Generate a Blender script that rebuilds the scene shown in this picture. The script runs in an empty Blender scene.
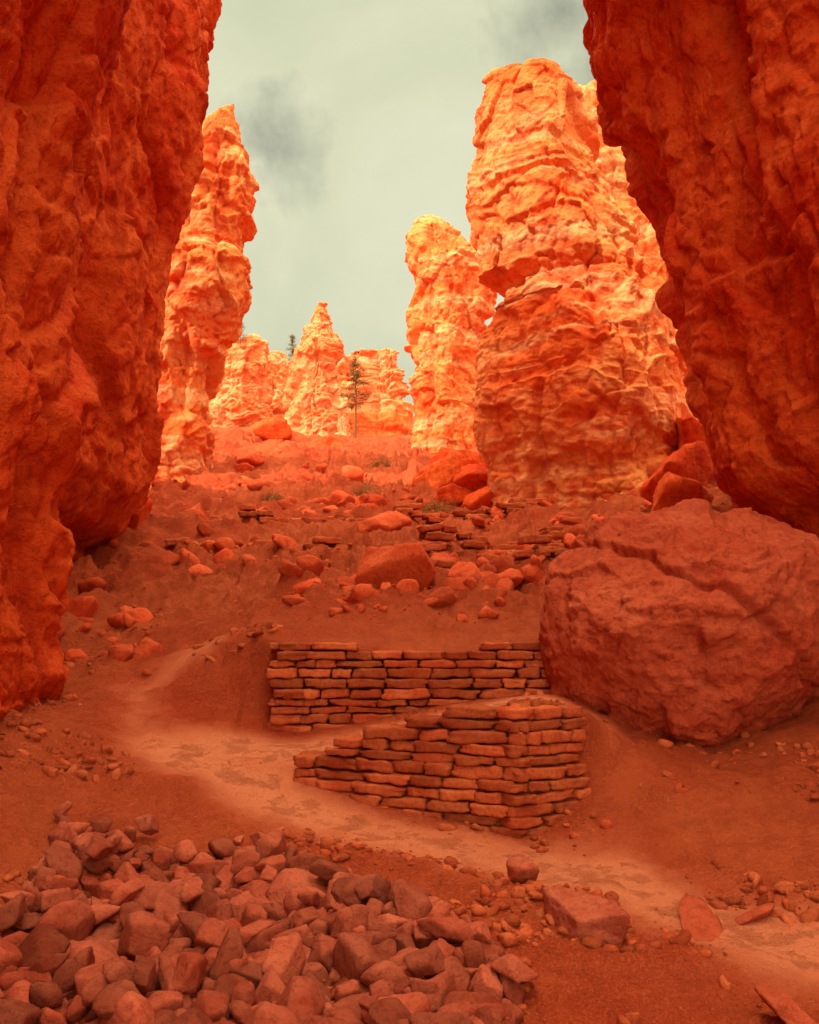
import bpy, bmesh, math, random
import numpy as np
from mathutils import Vector
random.seed(7); rng=np.random.default_rng(11)
EYE=1.7
# ---------------------------------------------------------------- noise
def _h(ix,iy,iz,seed):
    h=(ix.astype(np.int64)*374761393+iy.astype(np.int64)*668265263+iz.astype(np.int64)*2147483647+seed*974634777)&0xFFFFFFFF
    h=((h^(h>>13))*1274126177)&0xFFFFFFFF
    h=((h^(h>>16))*2246822519)&0xFFFFFFFF
    h=h^(h>>15)
    return h.astype(np.float64)/4294967295.0
def vn(p,seed=0):
    f=np.floor(p); t=p-f; t=t*t*t*(t*(t*6-15)+10)
    ix,iy,iz=f[...,0].astype(np.int64),f[...,1].astype(np.int64),f[...,2].astype(np.int64)
    r=0
    for a in (0,1):
        wx=t[...,0] if a else 1-t[...,0]
        for b in (0,1):
            wy=t[...,1] if b else 1-t[...,1]
            for c in (0,1):
                wz=t[...,2] if c else 1-t[...,2]
                r=r+wx*wy*wz*_h(ix+a,iy+b,iz+c,seed)
    return r*2-1
def fbm(p,o=5,seed=0,g=.5):
    a=1;s=0;n=0
    for i in range(o):
        s=s+a*vn(p*(2.03**i)+i*17.3,seed+i); n+=a; a*=g
    return s/n*1.6
def ridged(p,o=4,seed=0,g=.5):
    a=1;s=0;n=0
    for i in range(o):
        s=s+a*(1-2*np.abs(vn(p*(2.07**i)+i*11.1,seed+i))); n+=a; a*=g
    return s/n
def worley(p,seed=0,tilt=1.3,k=40.):
    """returns F1, F2, facet value (random step + random tilt per cell, joined by short ramps)"""
    f=np.floor(p).astype(np.int64); d1=np.full(p.shape[:-1],9.);d2=d1.copy();sw=np.zeros_like(d1)+1e-30;sv=np.zeros_like(d1)
    for a in (-1,0,1):
        for b in (-1,0,1):
            for c in (-1,0,1):
                cx,cy,cz=f[...,0]+a,f[...,1]+b,f[...,2]+c
                h1,h2,h3=_h(cx,cy,cz,seed),_h(cx,cy,cz,seed+1),_h(cx,cy,cz,seed+2)
                dx=p[...,0]-cx-h1;dy=p[...,1]-cy-h2;dz=p[...,2]-cz-h3
                dd=dx*dx+dy*dy+dz*dz; d=np.sqrt(dd); n=d<d1
                hh=(h1*7.31)%1; h4=(h2*9.17)%1; h5=(h3*8.13)%1; h6=(h1*3.7+h2*5.1)%1
                v=(hh-.5)+((h4-.5)*dx+(h5-.5)*dy+(h6-.5)*dz)*tilt
                w=np.exp(-k*dd); sw+=w; sv+=w*v
                d2=np.where(n,d1,np.minimum(d2,d)); d1=np.where(n,d,d1)
    return d1,d2,sv/sw
def sstep(a,b,x):
    t=np.clip((x-a)/(b-a),0,1); return t*t*(3-2*t)
# ---------------------------------------------------------------- mesh
def mk(name,V,F,mat,smooth=True,parent=None,attr=None):
    me=bpy.data.meshes.new(name)
    V=np.ascontiguousarray(V,dtype=np.float32); F=np.ascontiguousarray(F,dtype=np.int32); k=F.shape[1]
    me.vertices.add(len(V)); me.vertices.foreach_set('co',V.ravel())
    me.loops.add(F.size); me.loops.foreach_set('vertex_index',F.ravel())
    me.polygons.add(len(F)); me.polygons.foreach_set('loop_start',np.arange(0,F.size,k,dtype=np.int32))
    me.polygons.foreach_set('loop_total',np.full(len(F),k,dtype=np.int32))
    me.update(calc_edges=True); me.validate()
    me.polygons.foreach_set('use_smooth',np.full(len(me.polygons),smooth,dtype=bool))
    if attr:
        for an,av in attr.items():
            at=me.attributes.new(an,'FLOAT','POINT'); at.data.foreach_set('value',av.astype(np.float32))
    me.materials.append(mat)
    ob=bpy.data.objects.new(name,me); bpy.context.scene.collection.objects.link(ob)
    if parent: ob.parent=parent
    return ob
def gridfaces(nr,nc,closed):
    i=np.arange(nr-1)[:,None]; j=np.arange(nc if closed else nc-1)[None,:]; j2=(j+1)%nc
    return np.stack([i*nc+j,i*nc+j2,(i+1)*nc+j2,(i+1)*nc+j],-1).reshape(-1,4)
# ---------------------------------------------------------------- materials
class NT:
    def __init__(s,tree): s.t=tree; s.n=tree.nodes; s.l=tree.links
    def add(s,ty,**kw):
        n=s.n.new(ty)
        for k,v in kw.items(): setattr(n,k,v)
        return n
    def set(s,sock,v):
        if isinstance(v,bpy.types.NodeSocket): s.l.new(v,sock)
        else: sock.default_value=v
    def noise(s,vec,scale,detail=6,rough=.6,dist=0):
        n=s.add('ShaderNodeTexNoise'); s.l.new(vec,n.inputs['Vector']); n.inputs['Scale'].default_value=scale
        n.inputs['Detail'].default_value=detail; n.inputs['Roughness'].default_value=rough; n.inputs['Distortion'].default_value=dist
        return n.outputs['Fac']
    def math(s,op,a,b=0.,clamp=False):
        n=s.add('ShaderNodeMath',operation=op,use_clamp=clamp); s.set(n.inputs[0],a); s.set(n.inputs[1],b); return n.outputs[0]
    def rng(s,v,a,b,c=0.,d=1.):
        n=s.add('ShaderNodeMapRange'); s.set(n.inputs['Value'],v)
        for k,x in zip(('From Min','From Max','To Min','To Max'),(a,b,c,d)): n.inputs[k].default_value=x
        return n.outputs['Result']
    def mix(s,f,a,b,mode='MIX'):
        n=s.add('ShaderNodeMix',data_type='RGBA',blend_type=mode); s.set(n.inputs['Factor'],f)
        s.set(n.inputs[6],a if not isinstance(a,tuple) else (*a,1)); s.set(n.inputs[7],b if not isinstance(b,tuple) else (*b,1)); return n.outputs[2]
    def map(s,vec,scale):
        n=s.add('ShaderNodeMapping'); s.l.new(vec,n.inputs['Vector']); n.inputs['Scale'].default_value=scale; return n.outputs[0]
    def bump(s,h,st,dist,nrm=None):
        n=s.add('ShaderNodeBump'); n.inputs['Strength'].default_value=st; n.inputs['Distance'].default_value=dist
        s.l.new(h,n.inputs['Height'])
        if nrm is not None: s.l.new(nrm,n.inputs['Normal'])
        return n.outputs[0]
def newmat(name):
    m=bpy.data.materials.new(name); m.use_nodes=True; t=NT(m.node_tree); b=m.node_tree.nodes['Principled BSDF']
    b.inputs['Roughness'].default_value=.95; b.inputs['Specular IOR Level'].default_value=.1
    return m,t,b
def rock_mat(name,base,light,dark,f=1.,bump=1.,strata=.5,pale=None,island=0.,streak=.6,fineb=1.):
    m,t,b=newmat(name); g=t.add('ShaderNodeNewGeometry'); P=g.outputs['Position']
    Ps=t.map(P,(.35,.35,3.2)); Pv=t.map(P,(2.2,2.2,.3))
    n1=t.noise(P,.8*f,5,.65,.3); n2=t.noise(Ps,1.1*f,4,.65,.5); n3=t.noise(P,10*f,4,.75)
    c=t.mix(t.rng(n1,.38,.64),base,light)
    c=t.mix(t.math('MULTIPLY',t.rng(n2,.48,.62),strata),c,light if pale is None else pale)
    if streak>0: c=t.mix(t.math('MULTIPLY',t.rng(t.noise(Pv,1.3*f,3,.6),.5,.66),streak),c,dark)
    c=t.mix(t.math('MULTIPLY',t.rng(n3,.5,.68),.55),c,dark)
    if island>0:
        r=t.rng(g.outputs['Random Per Island'],0,1,1-island,1+island*.5)
        h=t.add('ShaderNodeHueSaturation'); t.l.new(c,h.inputs['Color']); t.l.new(r,h.inputs['Value']); c=h.outputs[0]
    t.l.new(c,b.inputs['Base Color'])
    b1=t.bump(t.noise(P,2.6*f,8,.70,.1),1.,.12*bump/f)
    b2=t.bump(n3,.8,.03*bump*fineb/f,b1)
    t.l.new(b2,b.inputs['Normal'])
    return m
M_wall=rock_mat('red_rock',(.72,.052,.010),(.86,.14,.030),(.42,.020,.006),1.,1.3,streak=.6)
M_slope=rock_mat('slope_rock',(.56,.062,.02),(.70,.125,.045),(.32,.026,.011),1.5,.9,.3,None,.3,streak=0)
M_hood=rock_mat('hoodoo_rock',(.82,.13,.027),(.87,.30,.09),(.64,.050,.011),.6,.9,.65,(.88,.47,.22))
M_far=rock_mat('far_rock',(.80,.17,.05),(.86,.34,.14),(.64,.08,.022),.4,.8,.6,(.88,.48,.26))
M_bould=rock_mat('boulder_rock',(.46,.058,.024),(.60,.125,.06),(.25,.024,.011),1.6,1.,.3,streak=0)
M_rub=rock_mat('rubble_rock',(.36,.058,.029),(.52,.13,.075),(.18,.022,.012),3.,.9,.3,None,.45,streak=0)
M_brick=rock_mat('stacked_stone',(.44,.066,.024),(.60,.145,.055),(.22,.027,.012),3.,.8,.3,None,.36,streak=0)
def ground_mat():
    m,t,b=newmat('red_dirt'); g=t.add('ShaderNodeNewGeometry'); P=g.outputs['Position']
    a=t.add('ShaderNodeAttribute',attribute_name='path').outputs['Fac']
    n1=t.noise(P,.5,5,.6,.4); n2=t.noise(P,4,7,.74); n3=t.noise(P,45,4,.75)
    c=t.mix(t.rng(n1,.35,.65),(.58,.070,.023),(.74,.14,.050))
    c=t.mix(t.math('MULTIPLY',t.rng(n2,.45,.62),.55),c,(.38,.040,.016))
    c=t.mix(t.math('MULTIPLY',t.rng(n3,.5,.68),.6),c,(.70,.17,.078))
    pc=t.mix(t.rng(n2,.38,.62),(.78,.28,.15),(.68,.18,.085))
    pc=t.mix(t.math('MULTIPLY',t.rng(n3,.5,.68),.5),pc,(.52,.11,.05))
    pm=t.rng(t.math('ADD',a,t.math('MULTIPLY',t.math('SUBTRACT',n2,.5),1.6)),.1,1.)
    c=t.mix(pm,c,pc); t.l.new(c,b.inputs['Base Color'])
    inv=t.rng(pm,0,1,1,.5)
    b1=t.bump(t.math('MULTIPLY',n2,inv),1.,.24); b2=t.bump(t.math('MULTIPLY',n3,inv),1.,.05,b1)
    t.l.new(b2,b.inputs['Normal']); return m
M_gnd=ground_mat()
# ---------------------------------------------------------------- terrain
def tps(pts):
    p=np.array(pts,float); X=p[:,:2]; n=len(p)
    def K(r): return np.where(r>1e-9,r*r*np.log(r+1e-12),0)
    A=np.zeros((n+3,n+3)); A[:n,:n]=K(np.linalg.norm(X[:,None]-X[None],axis=2))+np.eye(n)*.02
    A[:n,n]=1;A[:n,n+1:]=X;A[n,:n]=1;A[n+1:,:n]=X.T
    w=np.linalg.solve(A,np.r_[p[:,2],0,0,0])
    def f(x,y):
        s=w[n]+w[n+1]*x+w[n+2]*y
        for i in range(n):
            s=s+w[i]*K(np.hypot(x-X[i,0],y-X[i,1]))
        return s
    return f
left=[(-2.55,8.2,.83),(-1.82,7.8,.66),(-3.2,7.2,.85),(-3.4,8.6,1.05),(-3,6.3,.7),(-2.4,7,.55)]
fA=tps(left+[(-2,4,.02),(0,4,0),(2,4,-.02),(0,2,-.1),(-3,2,.05),(3,2,-.1),(-3,-6,-.4),(3,-6,-.4),(-1.5,5.3,.12),(0,5.5,.12),(-1.6,6.4,.33),(-.4,6.6,.26),
  (2.05,5,.03),(1.27,6,.16),(.31,6.8,.25),(-.65,7.2,.38),(1,6.9,.23),(.2,7,.28),(-1.0,7.5,.47),(-.4,7.3,.36),(2.2,6.8,.38),(2.73,6,.25),(1.65,7.3,.62),(3,7.6,.62),(4,7,.7),(3.6,9,1.1),(2.6,8.4,.75),
  (-2.75,5.6,.5),(-2.2,4.7,.1),(-8,6,1.5),(8,6,1.5),(-.2,9,.9),(1.,9,1.1),(-2,10,1.2)])
fB=tps(left+[(-1.2,8.3,.72),(-.47,8.4,.80),(-1.2,8.85,.74),(-.5,8.85,.84),(-.9,7.85,.62),(-.3,7.65,.88),(.3,7.6,1.03),(1.2,7.4,1.18),(1.3,8.6,1.20),(.3,8.8,1.04),(1.0,8.9,1.14),(2.5,8.3,.75),(1.9,7.8,.9),(-.5,6,.6),(1,6,1.),(3.6,9,1.1),(-1.6,9.4,1.0),(0,10,1.2),(-3.2,9.6,1.25),(1.5,10.,1.3)])
fC=tps([(-1.4,9.15,1.62),(.2,9.15,1.52),(1.5,9.15,1.62),(-3,9.3,1.18),(-2.2,9.7,1.58),(-2.9,11,1.80),(0,11,2.2),(-4.3,13,2.55),(-4.8,12,2.3),(-4.9,15,3.1),(0,15,3.05),(0,20,4.4),(-2,28,6.9),(0,35,8.9),(-6.5,34,9.2),
  (-5.8,20,4.6),(-6.6,26,6.6),(-3,50,13.2),(5,22,4.9),(1.8,18,3.8),(1.4,11.5,2.2),(3.6,11.5,2.4),(4.3,14,3.2),(6.5,18,4.8),(3,30,7.6),(8,30,8.2),(-3,62,16.5),(10,62,16.5),(-12,62,16.5),
  (-14,10,2.5),(-14,20,5),(-14,35,9.5),(14,10,2.5),(14,20,5),(14,35,9.5),(-14,50,13.4),(14,50,13.4),(0,7,1.2),(3,7.5,1.1),(-3,7,.8),(3,9.5,1.5)])
PATH=np.array([(4.5,3.9),(3.1,4.5),(2.1,5.05),(1.3,5.95),(.35,6.50),(-.6,7.0),(-1.5,7.6),(-2.1,8.0),(-1.5,8.35),(-.5,8.3),(.5,8.1),(1.3,8.1)])
PATH2=np.array([(-2.1,8.0),(-2.6,8.5),(-2.75,9.2),(-2.2,10.0)])
def dpoly(x,y,pl):
    d=np.full(x.shape,99.)
    for a,b in zip(pl[:-1],pl[1:]):
        ab=b-a; t=np.clip(((x-a[0])*ab[0]+(y-a[1])*ab[1])/(ab@ab),0,1)
        d=np.minimum(d,np.hypot(x-a[0]-t*ab[0],y-a[1]-t*ab[1]))
    return d
def pathmask(x,y):
    p=np.stack([x,y,x*0],-1); n=fbm(p*1.5,5,40,.6)*.20
    m1=1-sstep(.12,.75,dpoly(x,y,PATH)+n); m2=1-sstep(-.05,.45,dpoly(x,y,PATH2)+n)
    return np.maximum(m1,m2*.65)
W1x=[-1.02,-.45,.83,1.42]; W1y=[7.64,7.40,6.78,7.12]
def base_z(x,y):
    A=fA(x,y);B=fB(x,y);C=fC(x,y)
    y1=np.interp(x,W1x,W1y); o=np.maximum(0,np.maximum(-1.05-x,x-1.45)); w=.16+np.minimum(o*2.0,1.0)
    m1=sstep(.10,.10+1,(y-y1-.1)/w+.1)
    o2=np.maximum(0,np.maximum(-1.38-x,x-1.7)); w2=.14+np.minimum(o2*1.8,1.1)
    m2=sstep(0,1,(y-9.17+np.minimum(o2*.5,.4))/w2)
    z=A+(B-A)*m1; z=z+(C-z)*m2
    far=sstep(48,66,y); z=z*(1-far)+16.6*far
    side=sstep(12,26,np.abs(x))
    return z*(1-side*(y<66))+side*(y<66)*np.interp(y,[-10,10,35,66],[0,2.5,9,16.6])
def ground_z(x,y,det=True):
    x=np.asarray(x,float);y=np.asarray(y,float); z=base_z(x,y)
    p=np.stack([x,y,x*0],-1); pm=pathmask(x,y)
    r=1-pm*.88; far=sstep(70,50,y)
    wl=1-(np.abs(x)<1.7)*sstep(1.0,.3,np.minimum(np.abs(y-9),np.abs(y-np.interp(x,W1x,W1y))))*.85
    up=sstep(9.6,13,y)*sstep(46,38,y)
    z=z+fbm(p*.55,4,5)*(.10+.14*up)*r*wl*far+fbm(p*2.5,5,9,.6)*(.06+.07*up)*r*wl+np.maximum(0,ridged(p*6,3,15))*.035*r*wl+fbm(p*1.5,3,50)*.015*pm
    # eroded rock ledges and broken blocks on the upper slope
    q=z*1.7+fbm(p*.3,5,77,.6)*1.4; st=np.floor(q)+sstep(.12,.88,q-np.floor(q)); z=z+(st-q)/1.7*.75*up
    pp=np.stack([x+fbm(p*1.1,3,60)*.35,y*.8+fbm(p*1.1,3,62)*.2,x*0],-1)
    _,_,v=worley(pp*np.array([1.1,1.1,0])+.5,333,1.3,60); z=z+v*.22*up*np.clip(fbm(p*.35,3,61)+.6,0,1)*np.clip(y/18,.6,1.3)
    _,_,v=worley(pp*np.array([2.9,2.9,0])+.5,343,1.3,60); z=z+v*.13*r*(up*.8+.2)*wl
    _,_,v=worley(pp*np.array([7.,7.,0])+.5,353,1.3,60); z=z+v*.05*r*(up*.7+.3)*wl
    return z-pm*.03
xs=1.6*np.sinh(np.linspace(-4.3,4.3,640))
ys=[3.0]
while ys[-1]<75: ys.append(ys[-1]*1.0052)
ys=np.array(list(np.linspace(-30,-3,12))+list(np.linspace(-2.5,2.9,50))+ys+[90,120,200,400,900,2000])
X,Y=np.meshgrid(xs,ys); X=X*np.where(Y>80,np.maximum(1,Y/60),1)
Z=ground_z(X,Y)
mk('ground',np.stack([X,Y,Z],-1).reshape(-1,3),gridfaces(len(ys),len(xs),False),M_gnd,attr={'path':pathmask(X,Y).ravel()})
# ---------------------------------------------------------------- rock surface displacement
def strata1(z,seed,sharp=.35):
    f=np.floor(z);t=z-f; zz=np.zeros_like(f).astype(np.int64)
    a=_h(f.astype(np.int64),zz,zz,seed);b=_h(f.astype(np.int64)+1,zz,zz,seed); s=sstep(.5-sharp/2,.5+sharp/2,t)
    return (a+(b-a)*s)*2-1
def displace(V,N,amp,f,seed,st=.5,lump=1.,fine=1.,vert=.6,big=1.,crack=1.):
    q=V*f
    w=np.stack([fbm(q*1.2,3,seed+5),fbm(q*1.2+31,3,seed+6),fbm(q*1.2+57,3,seed+7)],-1)
    d=fbm(q*np.array([1,1,.45]),3,seed)*.45*lump
    qw=q+w*.10
    e1,e2,v=worley(qw*np.array([1.15,1.15,1.15-.7*vert]),seed+60,1.9,42); d=d+v*1.05*lump*big-np.exp(-((e2-e1)/.05)**2)*.14*vert*crack
    d1,d2,v=worley(qw*np.array([2.7,2.7,3.0-1.8*vert]),seed+70,1.7,60); d=d+v*.42-np.exp(-((d2-d1)/.06)**2)*.07*crack
    d1,d2,v=worley(q*np.array([6.5,6.5,8.5-3.5*vert])+w*.3,seed+75,1.6,60); d=d+(v*.19-np.exp(-((d2-d1)/.08)**2)*.03*crack)*fine
    _,_,v=worley(q*np.array([16,16,20])+w*.6,seed+79,1.5,60); d=d+v*.07*fine
    zz=V[...,2]*f*1.9+w[...,0]*.6+fbm(q*np.array([.6,.6,.3]),3,seed+8)*1.3
    ms=np.clip(fbm(q*.8,3,seed+9)*1.6+.6,0,1.3)      # ledges come and go
    d=d+(strata1(zz,seed+40,.18)*.34+strata1(zz*2.9+3,seed+41,.25)*.20*ms+strata1(zz*7+1,seed+43,.4)*.07*ms)*st
    c1,c2,_=worley(np.stack([q[...,0]*1.5+w[...,0]*.3,q[...,1]*1.5+w[...,1]*.3,q[...,2]*.22],-1),seed+85)
    d=d-np.exp(-((c2-c1)/.05)**2)*.45*vert*np.clip(ms,.2,1)*crack
    d=d+fbm(q*8,4,seed+90,.6)*.06*fine
    d=d-np.median(d)
    return V+N*(amp*d)[...,None]
def loft(name,rings,mat,amp,f,seed,st=.5,lump=1.,fine=1.,parent=None,vert=.6,big=1.):
    V=np.array(rings); Tu=np.roll(V,-1,1)-np.roll(V,1,1); Tv=np.gradient(V,axis=0)
    N=np.cross(Tu,Tv); N/=np.linalg.norm(N,axis=2,keepdims=True)+1e-9
    c=V.mean(axis=1,keepdims=True)
    if ((V-c)*N).sum()<0: N=-N
    N[...,2]*=.3
    V=displace(V,N,amp,f,seed,st,lump,fine,vert,big)
    return mk(name,V.reshape(-1,3),gridfaces(V.shape[0],V.shape[1],True),mat,parent=parent)
def hoodoo(name,yc,prof,mat,depth=1.,nu=200,nz=260,amp=.3,f=.6,seed=1,st=.7,lump=.8,ex=2.2,parent=None,fine=1.,maxd=3.,skew=0.,vert=.6,big=1.):
    """prof rows: (height mark, left mark, right mark) in drawing units, scale = yc/900 m"""
    s=yc/900.; p=np.array(sorted(prof,key=lambda r:-r[0]),float)
    zt=EYE+(640-p[:,0])*s; L=(p[:,1]-410)*s; R=(p[:,2]-410)*s
    z=np.linspace(zt[0],zt[-1],nz); l=np.interp(z,zt,L); r=np.interp(z,zt,R)
    a=np.linspace(0,2*np.pi,nu,endpoint=False); ca,sa=np.cos(a),np.sin(a)
    ux=np.sign(ca)*np.abs(ca)**(2/ex); uy=np.sign(sa)*np.abs(sa)**(2/ex)
    rings=[]
    for k in range(nz):
        hw=(r[k]-l[k])/2; cx=(r[k]+l[k])/2; hd=min(hw*depth,maxd)
        rings.append(np.stack([cx+ux*hw+skew*uy*hw*(1-np.abs(ux)),yc+uy*hd,np.full(nu,z[k])],-1))
    top=rings[-1]; c=top.mean(0)
    for q in (.8,.5,.2,.01): rings.append(c+(top-c)*np.array([q,q,1])+np.array([0,0,(1-q)*.1*s*10]))
    return loft(name,rings,mat,amp,f,seed,st,lump,fine,parent,vert,big)
def ringplan(pts,wts,n,sm=7):
    p=np.array(pts+[pts[0]],float); d=np.linalg.norm(np.diff(p,axis=0),axis=1)*np.array(wts)
    t=np.r_[0,np.cumsum(d)]; u=np.linspace(0,t[-1],n,endpoint=False)
    R=np.stack([np.interp(u,t,p[:,0]),np.interp(u,t,p[:,1])],-1)
    for _ in range(2):
        R=sum(np.roll(R,k,0) for k in range(-sm,sm+1))/(2*sm+1)
    return R
def fin(name,pts,wts,edge,yref,z,mat,n,amp,f,seed,st,lump=1.,parent=None,fine=1.,off=0,vert=.85):
    s=yref/900.; e=np.array(edge,float); zt=EYE+(640-e[:,1])*s; xe=(e[:,0]-410+off)*s; o=np.argsort(zt)
    R=ringplan(pts,wts,n); rings=[]
    for zz in z:
        x=np.interp(zz,zt[o],xe[o]); rings.append(np.stack([R[:,0]+x,R[:,1],np.full(n,zz)],-1))
    top=rings[-1]; c=top.mean(0)
    for q in (.8,.5,.2,.01): rings.append(c+(top-c)*np.array([q,q,1])+np.array([0,0,(1-q)*1.]))
    return loft(name,rings,mat,amp,f,seed,st,lump,fine,parent,vert)
zn=np.r_[np.linspace(-.6,10.5,380),np.linspace(10.7,20,50)]
fin('canyon_wall',[(-6,-6),(-1.5,-6),(-.2,-4.5),(-.1,-1),(-.25,2.5),(0,4.6),(-.05,6.6),(0,8.4),(-.5,9.3),(-1.6,9.8),(-4,10.2),(-7,10.2),(-8,8),(-8,-5)],
    [.2,.2,.3,.5,1.2,2,2.4,2.6,2,1,.3,.2,.15,.2],
    [(172,0),(160,40),(135,100),(122,180),(122,250),(112,350),(106,450),(96,550),(104,600),(116,650),(116,700),(96,740),(66,780)],8.8,zn,M_wall,620,.40,.42,3,.25,off=-26,fine=.9)
fin('canyon_wall',[(-6,10.5),(-3,10.5),(-1.,11),(-.3,12.5),(-.1,14),(0,15.6),(-.5,17),(-1.8,18),(-5,18.4),(-9,18),(-10,14)],
    [.3,.6,1,1.5,2,2,1.5,.6,.2,.2,.2],
    [(222,-60),(215,0),(215,60),(204,130),(190,220),(166,330),(150,400),(140,490),(118,530),(80,550)],15.6,np.r_[np.linspace(2,14,280),np.linspace(14.1,16.5,20)],M_wall,400,.40,.4,23,.4,off=-10,fine=.9)
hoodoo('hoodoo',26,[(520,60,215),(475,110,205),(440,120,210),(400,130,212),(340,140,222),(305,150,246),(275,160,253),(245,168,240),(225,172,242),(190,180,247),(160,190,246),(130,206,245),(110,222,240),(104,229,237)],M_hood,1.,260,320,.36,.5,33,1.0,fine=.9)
fin('canyon_wall',[(0,12.2),(.35,11.2),(.9,9.9),(1.5,8.2),(1.9,5),(2.3,1),(2.6,-4),(6,-5),(9,-4),(9,10),(8,15),(3,15.5),(1,14.5),(.2,13.4)],
    [2.4,2.4,2.2,1.,.6,.4,.2,.2,.15,.2,.3,.6,1.2,2],
    [(560,-80),(583,0),(590,50),(612,90),(640,160),(655,250),(680,330),(690,400),(702,460),(722,490),(760,520),(790,560),(800,640),(790,720)],12.2,np.r_[np.linspace(.2,12,380),np.linspace(12.2,17,30)],M_wall,600,.40,.45,47,.2,off=22,fine=.9)
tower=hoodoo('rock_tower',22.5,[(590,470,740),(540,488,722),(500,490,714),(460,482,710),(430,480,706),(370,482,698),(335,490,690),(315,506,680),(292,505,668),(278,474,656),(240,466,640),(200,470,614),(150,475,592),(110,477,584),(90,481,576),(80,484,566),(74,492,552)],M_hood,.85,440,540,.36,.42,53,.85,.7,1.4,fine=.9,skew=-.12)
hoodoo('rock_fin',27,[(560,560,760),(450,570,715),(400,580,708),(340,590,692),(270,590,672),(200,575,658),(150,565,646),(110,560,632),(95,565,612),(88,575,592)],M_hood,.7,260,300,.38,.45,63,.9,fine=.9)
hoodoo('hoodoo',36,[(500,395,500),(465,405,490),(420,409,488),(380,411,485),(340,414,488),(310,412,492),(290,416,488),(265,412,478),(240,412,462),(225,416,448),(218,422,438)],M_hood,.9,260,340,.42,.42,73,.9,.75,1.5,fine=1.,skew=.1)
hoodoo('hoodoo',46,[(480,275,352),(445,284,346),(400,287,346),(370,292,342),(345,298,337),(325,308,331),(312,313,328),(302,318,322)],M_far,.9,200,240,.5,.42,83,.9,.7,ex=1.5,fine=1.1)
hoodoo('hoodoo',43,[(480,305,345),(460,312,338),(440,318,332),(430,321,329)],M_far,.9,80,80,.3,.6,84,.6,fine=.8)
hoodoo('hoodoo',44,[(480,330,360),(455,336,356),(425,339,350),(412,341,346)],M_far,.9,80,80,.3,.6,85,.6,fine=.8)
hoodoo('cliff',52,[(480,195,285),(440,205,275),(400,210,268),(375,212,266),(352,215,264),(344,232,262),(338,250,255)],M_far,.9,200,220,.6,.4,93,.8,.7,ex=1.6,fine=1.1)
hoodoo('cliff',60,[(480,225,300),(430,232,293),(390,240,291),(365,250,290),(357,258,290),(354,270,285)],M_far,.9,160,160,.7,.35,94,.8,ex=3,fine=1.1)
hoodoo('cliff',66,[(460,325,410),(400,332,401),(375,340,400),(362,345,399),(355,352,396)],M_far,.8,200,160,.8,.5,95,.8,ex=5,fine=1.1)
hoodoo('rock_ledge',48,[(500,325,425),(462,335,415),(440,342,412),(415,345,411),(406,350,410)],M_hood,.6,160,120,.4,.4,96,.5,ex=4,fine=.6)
# ---------------------------------------------------------------- loose rocks
def ico(level):
    bm=bmesh.new(); bmesh.ops.create_icosphere(bm,subdivisions=level,radius=1)
    V=np.array([v.co[:] for v in bm.verts]); V/=np.linalg.norm(V,axis=1,keepdims=True); F=np.array([[v.index for v in f.verts] for f in bm.faces]); bm.free(); return V,F
ICO={k:ico(k) for k in (1,2,3,4,5,6,7)}
def rock(level,size,loc,seed,dims=(1,.8,.65),k=8,rough=.06,rot=True,lo=.45,nf=1.,ks=90.):
    r=np.random.default_rng(seed); D,F=ICO[level]; N=r.normal(size=(k,3)); N/=np.linalg.norm(N,axis=1,keepdims=True)
    N=np.concatenate([N,-N+r.normal(size=N.shape)*.25]); N/=np.linalg.norm(N,axis=1,keepdims=True)
    d=r.uniform(lo,.95,size=len(N)); q=D@N.T; rr=np.where(q>.05,d/np.maximum(q,.05),9)
    rr=np.concatenate([rr,np.full((len(D),1),1.2)],1)
    R=-np.log(np.exp(-ks*rr).sum(1)+1e-300)/ks
    V=D*R[:,None]; V=V*(1+rough*fbm(V*2.2*nf+seed%97,4,seed%53)[:,None]+rough*.4*ridged(V*5*nf,3,seed%31)[:,None])
    V=V*np.array(dims)*size*1.12
    if rot:
        a=r.uniform(0,6.28); ca,sa=math.cos(a),math.sin(a); V=V@np.array([[ca,sa,0],[-sa,ca,0],[0,0,1]])
        a=r.normal()*.4; ca,sa=math.cos(a),math.sin(a); V=V@np.array([[1,0,0],[0,ca,sa],[0,-sa,ca]])
        a=r.normal()*.4; ca,sa=math.cos(a),math.sin(a); V=V@np.array([[ca,0,sa],[0,1,0],[-sa,0,ca]])
    return V+np.array(loc),F
class Acc:
    def __init__(s): s.V=[];s.F=[];s.n=0
    def add(s,VF): s.V.append(VF[0]); s.F.append(VF[1]+s.n); s.n+=len(VF[0])
    def build(s,name,mat,**k): return mk(name,np.concatenate(s.V),np.concatenate(s.F),mat,**k)
gz=lambda x,y: float(ground_z(np.array([x]),np.array([y]))[0])
GX=np.linspace(-3,3,241); GY=np.linspace(3,7,161)
_gx,_gy=np.meshgrid(GX,GY); GG=ground_z(_gx,_gy)
def gq(x,y):
    i=min(len(GY)-1,max(0,int(round((y-3)/.025)))); j=min(len(GX)-1,max(0,int(round((x+3)/.025)))); return float(GG[i,j])
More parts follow.
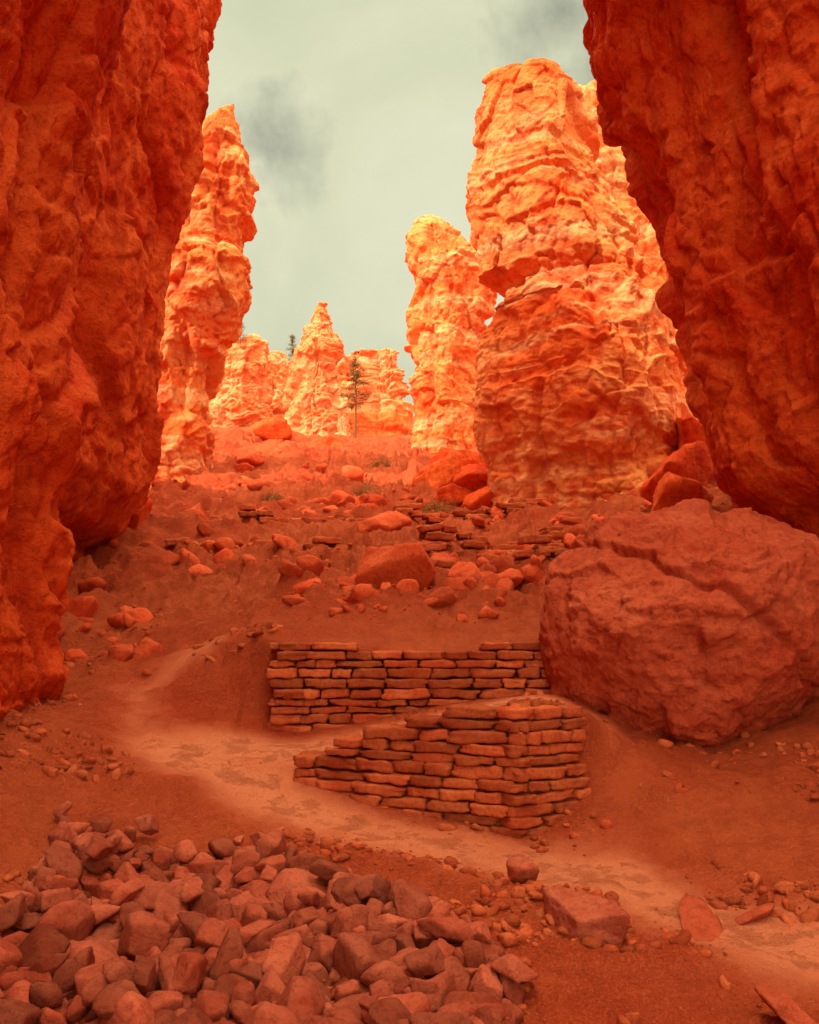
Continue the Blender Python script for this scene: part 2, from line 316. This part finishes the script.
# rubble pile
acc=Acc(); placed=[]
def pile_in(x,y,e=0):
    u=410+x/y*900; lim=np.interp(y,[3.6,4.4,5.0,5.5,6.1],[500,485,440,340,250]); lo=np.interp(y,[3.6,4.5,5.2,6.1],[-60,-20,50,90]); return lo-e<u<lim+e
cand=0
for size,cnt,dk in ((.15,20,.76),(.12,60,.74),(.095,140,.74),(.07,260,.66),(.048,520,.6)):
    c=0;tr=0
    while c<cnt and tr<9000:
        tr+=1; y=random.uniform(3.5,6.15); x=random.uniform(-2.6,.8)
        if not pile_in(x,y,25 if size<.08 else 0): continue
        if y>5.6 and size>.1 : continue
        sz=size*random.uniform(.8,1.25); ok=True
        for (a,b,r) in placed:
            if (a-x)**2+(b-y)**2<((r+sz)*dk)**2: ok=False;break
        if not ok: continue
        placed.append((x,y,sz)); c+=1; cand+=1
        acc.add(rock(4 if size>.07 else 3,sz*1.1,(x,y,gq(x,y)+sz*random.uniform(.1,.75)),cand*13+5,(1,random.uniform(.6,.9),random.uniform(.5,.85)),k=random.randint(4,6),rough=.04,ks=130.))
for i in range(80):
    x,y,r=placed[random.randrange(0,200)]; x+=random.uniform(-.15,.15); y+=random.uniform(-.15,.15); sz=random.uniform(.06,.13)
    acc.add(rock(4,sz,(x,y,gq(x,y)+r*1.0+sz*.2),9000+i*7,(1,.8,.65),k=5,rough=.04,ks=130.))
acc.build('rubble_pile',M_rub)
# gravel
acc=Acc()
n=17000; yy=3.4*np.exp(rng.uniform(0,1.1,n)); xx=rng.uniform(-.5,.5,n)*yy*1.0
pm=pathmask(xx,yy); keep=(rng.uniform(size=n)>pm*1.0)&~((np.abs(yy-9.1)<.4)&(np.abs(xx)<1.6)); cl=fbm(np.stack([xx,yy,xx*0],-1)*1.1,3,123)
keep&=(rng.uniform(size=n)<.30+cl*1.1)
xx=xx[keep];yy=yy[keep];zz=ground_z(xx,yy)
for i in range(len(xx)):
    sz=.008+.045*random.random()**4
    acc.add(rock(2 if sz>.018 else 1,sz*(1+.05*yy[i]),(xx[i],yy[i],zz[i]+sz*.1),i+31,(1,.8,.6),k=5,rough=.02))
acc.build('gravel',M_brick)
# rubble on the slope
acc=Acc()
n=4300; yy=9.6*np.exp(rng.uniform(0,1.3,n)); xx=rng.uniform(-.42,.36,n)*yy
cl=fbm(np.stack([xx,yy,xx*0],-1)*.45,3,223); keep=(rng.uniform(size=n)<.32+cl*1.2)&(pathmask(xx,yy)<.4); xx=xx[keep];yy=yy[keep];zz=ground_z(xx,yy)
for i in range(len(xx)):
    sz=(.026+.27*random.random()**6)*(yy[i]/14)**.5
    acc.add(rock(3 if sz>.1 else 2,sz,(xx[i],yy[i],zz[i]+sz*.02),i+3001,(1,.8,.7),k=6,rough=.05))
acc.build('slope_rubble',M_slope)
def boulder(x,y,size,dims,dz,level,seed,mat,nf=1.,rough=.07,k=8,lo=.5,name='boulder',rot=True):
    V,F=rock(level,size,(x,y,gz(x,y)+dz),seed,dims,k,rough,rot,lo,nf,60.); return mk(name,V,F,mat)
def big_boulder():
    D,F=ICO[7]; s=8.75/900
    pr=np.array([(548,600),(554,562),(594,536),(632,518),(668,510),(700,511),(716,520),(760,519),(800,533),(838,562),(840,600),(822,645),(795,690),(750,734),(700,750),(640,752),(600,742),(585,722),(562,700),(546,640)],float)
    dx=(pr[:,0]-688)*s; dz=(632-pr[:,1])*s; an=np.arctan2(dz,dx); R=np.hypot(dx,dz); o=np.argsort(an); an=an[o];R=R[o]
    ph=np.arctan2(D[:,2],D[:,0]); Rr=np.interp(ph,np.r_[an[-1]-2*np.pi,an,an[0]+2*np.pi],np.r_[R[-1],R,R[0]])
    mr=1.3; h=np.hypot(D[:,0],D[:,2]); Rr=mr+(Rr-mr)*np.clip(h*1.1,0,1)**2
    V=D*np.stack([Rr,np.full(len(D),1.35),Rr],-1)
    for n,e in (((-.55,-.62,.56),1.0),((.08,-.80,.60),1.0),((.50,-.86,.10),1.02),((-.18,-.93,-.30),.98),((.45,-.62,-.64),1.02),((-.62,-.62,-.48),1.06),((.30,-.55,.78),1.08),((-.85,-.50,.10),1.18),((.80,-.55,-.2),1.15),((-.2,-.35,-.92),1.1),((-.05,-.45,.89),1.12)):
        n=np.array(n); n/=np.linalg.norm(n); dd=V@n-e; V=V-np.where(dd>0,dd*.9,0)[:,None]*n
    V=displace(V,D,.13,.8,131,.15,.6,1.2,.0,1.,.3)
    for n,c,wd,dp in (((.55,.1,.83),.15,.03,.05),):
        n=np.array(n); t=V@n-c+fbm(V*1.5,4,151)*.16; V=V-D*(np.exp(-(t/wd)**2)*dp)[:,None]+D*(sstep(0,.07,t)*.05)[:,None]
    V=V+D*(fbm(V*7,5,140,.6)*.020)[:,None]
    return mk('boulder',V+np.array([(688-410)*s,8.75,EYE+(640-634)*s]),F,M_bould)
big_boulder()
boulder(3.95,9.1,.75,(1,1,1.1),.25,5,71,M_bould)
boulder(-.12,12.4,.70,(1,.8,.80),.12,5,181,M_slope)
boulder(.78,12.7,.36,(1,.8,.8),.12,4,73,M_slope)
boulder(-.55,17.5,.5,(1,.8,.7),.15,4,74,M_slope)
boulder(1.35,12.8,.26,(1,.8,.7),.1,4,75,M_slope)
for k,(x,y,s) in enumerate([(1.5,25,1.1),(2.0,24,.95),(1.0,26,.9),(1.9,23,.7),(.6,25.5,.6),(1.2,23.5,.5),(7.0,21,1.3),(-5.8,17.6,.7),(-3.3,36,.8),(-5.4,35,.7),(5.2,17,.7),(4.7,15.5,.6)]):
    boulder(x,y,s,(1,.9,.8),s*.3,5 if s>.8 else 4,300+k*3,M_wall,rough=.1)
boulder(.98,5.05,.25,(1,.8,.62),.06,5,411,M_rub)
boulder(.72,5.85,.17,(1,.7,.5),.05,4,416,M_rub)
boulder(1.7,5.25,.2,(1.2,.7,.28),.02,4,421,M_bould)
boulder(2.05,5.4,.15,(1.2,.7,.28),.0,4,423,M_bould)
boulder(1.75,4.05,.25,(1.1,.7,.3),.0,4,426,M_bould)
# ---------------------------------------------------------------- dry stone walls
bm=bmesh.new(); bmesh.ops.create_cube(bm,size=2); bmesh.ops.subdivide_edges(bm,edges=bm.edges[:],cuts=6,use_grid_fill=True)
CV=np.array([v.co[:] for v in bm.verts]); CF=np.array([[v.index for v in f.verts] for f in bm.faces]); bm.free()
CV=CV/((np.abs(CV)**12).sum(1)**(1/12.))[:,None]
def block(r,c,d,nrm,hl,hd,hh,seed,amp=.017,tilt=.03):
    V=CV*np.array([hl,hd,hh]); V[:,2]+=V[:,0]*r.gauss(0,tilt)
    V=V+(fbm(V*9+r.uniform(0,50),4,seed,.65)*amp)[:,None]*CV
    V[:,0]*=1+r.uniform(-.08,.0)*np.sign(V[:,2]*r.choice((-1,1)))
    V[:,1]*=1+V[:,0]*r.gauss(0,.25)
    return np.stack([c[0]+V[:,0]*d[0]+V[:,1]*nrm[0],c[1]+V[:,0]*d[1]+V[:,1]*nrm[1],c[2]+V[:,2]],-1),CF
def stone_wall(name,line,topf,zb,ch,ln,seed,batter=.012,depth=.3):
    r=random.Random(seed); L=np.array(line,float); seg=np.linalg.norm(np.diff(L,axis=0),axis=1); T=np.r_[0,np.cumsum(seg)]
    acc=Acc(); z=zb; k=0
    while z<zb+2.2:
        h=r.uniform(*ch); s=-r.uniform(0,ln[1])*.5
        while s<T[-1]:
            l=r.uniform(*ln)
            i=min(len(seg)-1,max(0,int(np.searchsorted(T,s+l/2)-1)))
            e0,e1=s,s+l
            if i<len(seg)-1 and e1>T[i+1]: e1=T[i+1]+.03
            if e0<T[i]: e0=T[i]-.03 if i>0 else T[i]+r.uniform(0,.03)
            if i==len(seg)-1: e1=min(e1,T[-1]+r.uniform(-.02,.02))
            if e1-e0<.07: s=max(e1,s+.05); continue
            m=(e0+e1)/2; d=(L[i+1]-L[i])/seg[i]; nrm=np.array([d[1],-d[0]])
            if nrm[1]>0: nrm=-nrm
            p=L[i]+d*(m-T[i]); tz=topf(m/T[-1],p[0])
            if z+h*.6<tz:
                c=p-nrm*(depth/2+batter*k+r.uniform(-.028,.028))
                acc.add(block(r,(c[0],c[1],z+h/2),d,nrm,(e1-e0)/2-.005,depth/2,h/2-.004-r.random()*.004,seed))
            s+=l
        z+=h; k+=1
    return acc.build(name,M_brick)
def top1(t,x):
    return float(np.interp(x,[-1.02,-.7,-.4,-.1,.4,.9,1.25,1.42],[.66,.80,.97,1.08,1.14,1.22,1.26,1.16]))
stone_wall('dry_stone_wall',[(-1.04,7.66),(.83,6.78),(1.46,7.12)],top1,.1,(.070,.112),(.16,.5),3,batter=.010)
def top2(t,x): return float(np.interp(x,[-1.42,-1.0,-.5,.2,.8,1.7],[1.70,1.74,1.62,1.55,1.68,1.74]))
stone_wall('dry_stone_wall',[(-1.42,9.25),(-1.40,8.98),(1.75,8.98)],top2,.5,(.070,.110),(.18,.5),8,batter=.006)
# worn stone steps on the slope
acc=Acc(); r=random.Random(5)
for (x0,y0,x1,y1,n) in ((.55,13.2,2.3,13.4,3),(.3,14.6,2.6,14.9,3),(.2,16.2,2.9,16.5,3),(-4.6,16.2,-1.6,16.9,2),(-4.3,18.6,-1.0,19.2,2),(-.2,19.5,2.8,19.8,3)):
    T=math.hypot(x1-x0,y1-y0); d=np.array(((x1-x0)/T,(y1-y0)/T)); nr=np.array((d[1],-d[0]))
    for k in range(n):
        s=r.uniform(-.2,0)
        while s<T:
            l=r.uniform(.2,.55)
            if r.random()<(.92 if k==0 else .78):
                x=x0+d[0]*(s+l/2);y=y0+d[1]*(s+l/2)+.12*math.sin(x*2.1); z=gz(x,y)
                acc.add(block(r,(x,y+.04*k+r.uniform(-.04,.04),z-.03+k*.115),d,nr,l/2-.01,.17,.055,9,.022,.05))
            s+=l
acc.build('stone_steps',M_brick)
# ---------------------------------------------------------------- vegetation
def leafmat(name,a,b_):
    m,t,b=newmat(name); g=t.add('ShaderNodeNewGeometry')
    t.l.new(t.mix(g.outputs['Random Per Island'],a,b_),b.inputs['Base Color']); return m
M_leaf=leafmat('pine_needles',(.09,.08,.02),(.22,.17,.06)); M_sage=leafmat('sage_leaves',(.26,.14,.05),(.40,.24,.10))
M_bark,_t,_b=newmat('bark'); _b.inputs['Base Color'].default_value=(.20,.09,.05,1)
def tube(p0,p1,r0,r1,n=7):
    p0=np.array(p0);p1=np.array(p1);d=p1-p0;d=d/np.linalg.norm(d);a=np.cross(d,[.3,.9,.1]);a/=np.linalg.norm(a);b=np.cross(d,a)
    t=np.linspace(0,2*np.pi,n,endpoint=False)[:,None]; c=np.cos(t)*a+np.sin(t)*b
    return np.concatenate([p0+c*r0,p1+c*r1]),gridfaces(2,n,True)
def pine(x,y,h,seed,z=None,wide=.2,name='pine_tree',lo=.22,nb=60):
    r=random.Random(seed); z0=(gz(x,y) if z is None else z)-.1; par=bpy.data.objects.new(name,None); bpy.context.scene.collection.objects.link(par)
    w=Acc(); w.add(tube((x,y,z0),(x+.04*h*.3,y,z0+h*.55),h*.014,h*.010)); w.add(tube((x+.04*h*.3,y,z0+h*.55),(x,y,z0+h),h*.010,.01)); lv=[]
    for i in range(nb):
        t=r.uniform(lo,.99); a=r.uniform(0,6.28); l=h*wide*(1.08-t)**.5*r.uniform(.4,1.2)
        p0=np.array((x,y,z0+h*t)); p1=p0+np.array((math.cos(a)*l,math.sin(a)*l,l*r.uniform(-.15,.35)))
        w.add(tube(p0,p1,h*.004,h*.002,4))
        for k in range(44):
            q=p0+(p1-p0)*r.uniform(.35,1.05)+np.array([r.gauss(0,1) for _ in range(3)])*h*.018
            v=np.array([r.gauss(0,1) for _ in range(3)]);v/=np.linalg.norm(v);u=np.cross(v,[r.random(),r.random(),1.]);u/=np.linalg.norm(u)
            s=h*r.uniform(.008,.016); lv.append(np.array([q-u*s*.35,q+u*s*.35,q+v*s*2]))
    w.build('trunk',M_bark,parent=par); L=np.concatenate(lv); mk('needles',L,np.arange(len(L)).reshape(-1,3),M_leaf,smooth=False,parent=par)
def shrub(x,y,r0,seed,mat,name='shrub'):
    r=random.Random(seed); z0=gz(x,y); lv=[]
    for i in range(900):
        a=r.uniform(0,6.28);e=abs(r.gauss(0,.6)); R=r0*r.uniform(.3,1)*(1+.3*math.sin(3*a+seed)); d=np.array((math.cos(a)*math.cos(e),math.sin(a)*math.cos(e),math.sin(e)*.8+.05))
        q=np.array((x,y,z0))+d*R; v=d+np.array([r.gauss(0,.5) for _ in range(3)]);v/=np.linalg.norm(v);u=np.cross(v,[r.random(),1,r.random()]);u/=np.linalg.norm(u); s=r0*.07
        lv.append(np.array([q-u*s*.3,q+u*s*.3,q+v*s*2.2]))
    L=np.concatenate(lv); return mk(name,L,np.arange(len(L)).reshape(-1,3),mat,smooth=False)
pine(-2.6,43,3.8,5,wide=.24,lo=.42,nb=44)
pine(-10.2,51,2.2,6,z=18.3,wide=.35); pine(-9.6,51,1.5,9,z=18.3,wide=.4)
pine(-6.1,47,2.0,7,z=15.7,wide=.22)
shrub(.6,20.5,.42,3,M_sage); shrub(-1.2,24,.5,4,M_sage); shrub(-3.4,22,.35,5,M_sage); shrub(-.9,29,.4,6,M_sage)
# ---------------------------------------------------------------- world, sun, camera
az=Vector((-.79,-.61)).normalized(); el=math.radians(38)
W=bpy.data.worlds.new('World'); bpy.context.scene.world=W; W.use_nodes=True; t=NT(W.node_tree); t.n.clear()
sky=t.add('ShaderNodeTexSky',sky_type='NISHITA'); sky.sun_disc=False; sky.sun_elevation=el; sky.sun_rotation=math.atan2(az.x,az.y)
tc=t.add('ShaderNodeTexCoord').outputs['Generated']
nse=t.noise(tc,3.2,6,.55,.3)
veil=t.mix(t.rng(nse,.35,.7),(.64,.67,.43),(.87,.86,.61))
def cloud(d,rad,amt):
    v=Vector(d).normalized(); n=t.add('ShaderNodeVectorMath',operation='DISTANCE'); n.inputs[1].default_value=v; t.l.new(tc,n.inputs[0])
    dd=t.math('ADD',n.outputs['Value'],t.math('MULTIPLY',t.math('SUBTRACT',t.noise(tc,9,7,.6,.2),.5),rad*2.6))
    return t.math('MULTIPLY',t.rng(dd,rad,rad*.1),amt)
c=veil
for d,rad,amt in (((-.135,1,.545),.055,.8),((-.17,1,.57),.04,.5),((.17,1,.70),.06,.9),((.21,1,.64),.04,.7)):
    c=t.mix(cloud(d,rad,amt),c,(.31,.32,.24))
sc=t.add('ShaderNodeVectorMath',operation='SCALE'); t.l.new(sky.outputs[0],sc.inputs[0]); sc.inputs['Scale'].default_value=.12
c=t.mix(.92,sc.outputs[0],c)
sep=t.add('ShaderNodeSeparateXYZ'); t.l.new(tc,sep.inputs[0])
gain=t.rng(sep.outputs['Z'],.60,.95,0.,7.2)   # brighter toward the zenith, above the view: fill added for the shaded canyon
back=t.rng(sep.outputs['Y'],.3,-.6,0.,1.9)     # added sky fill from behind the viewer, lifting the shaded foreground
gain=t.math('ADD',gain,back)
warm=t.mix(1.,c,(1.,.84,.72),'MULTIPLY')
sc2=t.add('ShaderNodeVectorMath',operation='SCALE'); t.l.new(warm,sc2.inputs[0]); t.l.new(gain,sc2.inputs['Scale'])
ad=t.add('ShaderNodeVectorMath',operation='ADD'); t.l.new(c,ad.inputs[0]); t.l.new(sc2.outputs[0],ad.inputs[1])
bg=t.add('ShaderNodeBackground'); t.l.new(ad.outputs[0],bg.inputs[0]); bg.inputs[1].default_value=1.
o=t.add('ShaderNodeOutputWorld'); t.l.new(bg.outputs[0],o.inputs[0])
sl=bpy.data.lights.new('sun','SUN'); sl.energy=5; sl.angle=math.radians(.5); sl.color=(1,.87,.66)
so=bpy.data.objects.new('sun',sl); bpy.context.scene.collection.objects.link(so)
so.rotation_euler=Vector((-az.x*math.cos(el),-az.y*math.cos(el),-math.sin(el))).to_track_quat('-Z','Y').to_euler(); so.location=(-10,-10,30)
cam=bpy.data.cameras.new('camera'); co=bpy.data.objects.new('camera',cam); bpy.context.scene.collection.objects.link(co)
co.location=(0,0,EYE); co.rotation_euler=(math.radians(90),0,0); cam.sensor_fit='VERTICAL'; cam.sensor_height=24; cam.sensor_width=24; cam.lens=900/1024*24
cam.shift_y=128/1024.; cam.clip_end=5000; cam.clip_start=.05
sc_=bpy.context.scene; sc_.camera=co
sc_.view_settings.view_transform='Standard'; sc_.view_settings.look='None'; sc_.view_settings.exposure=0
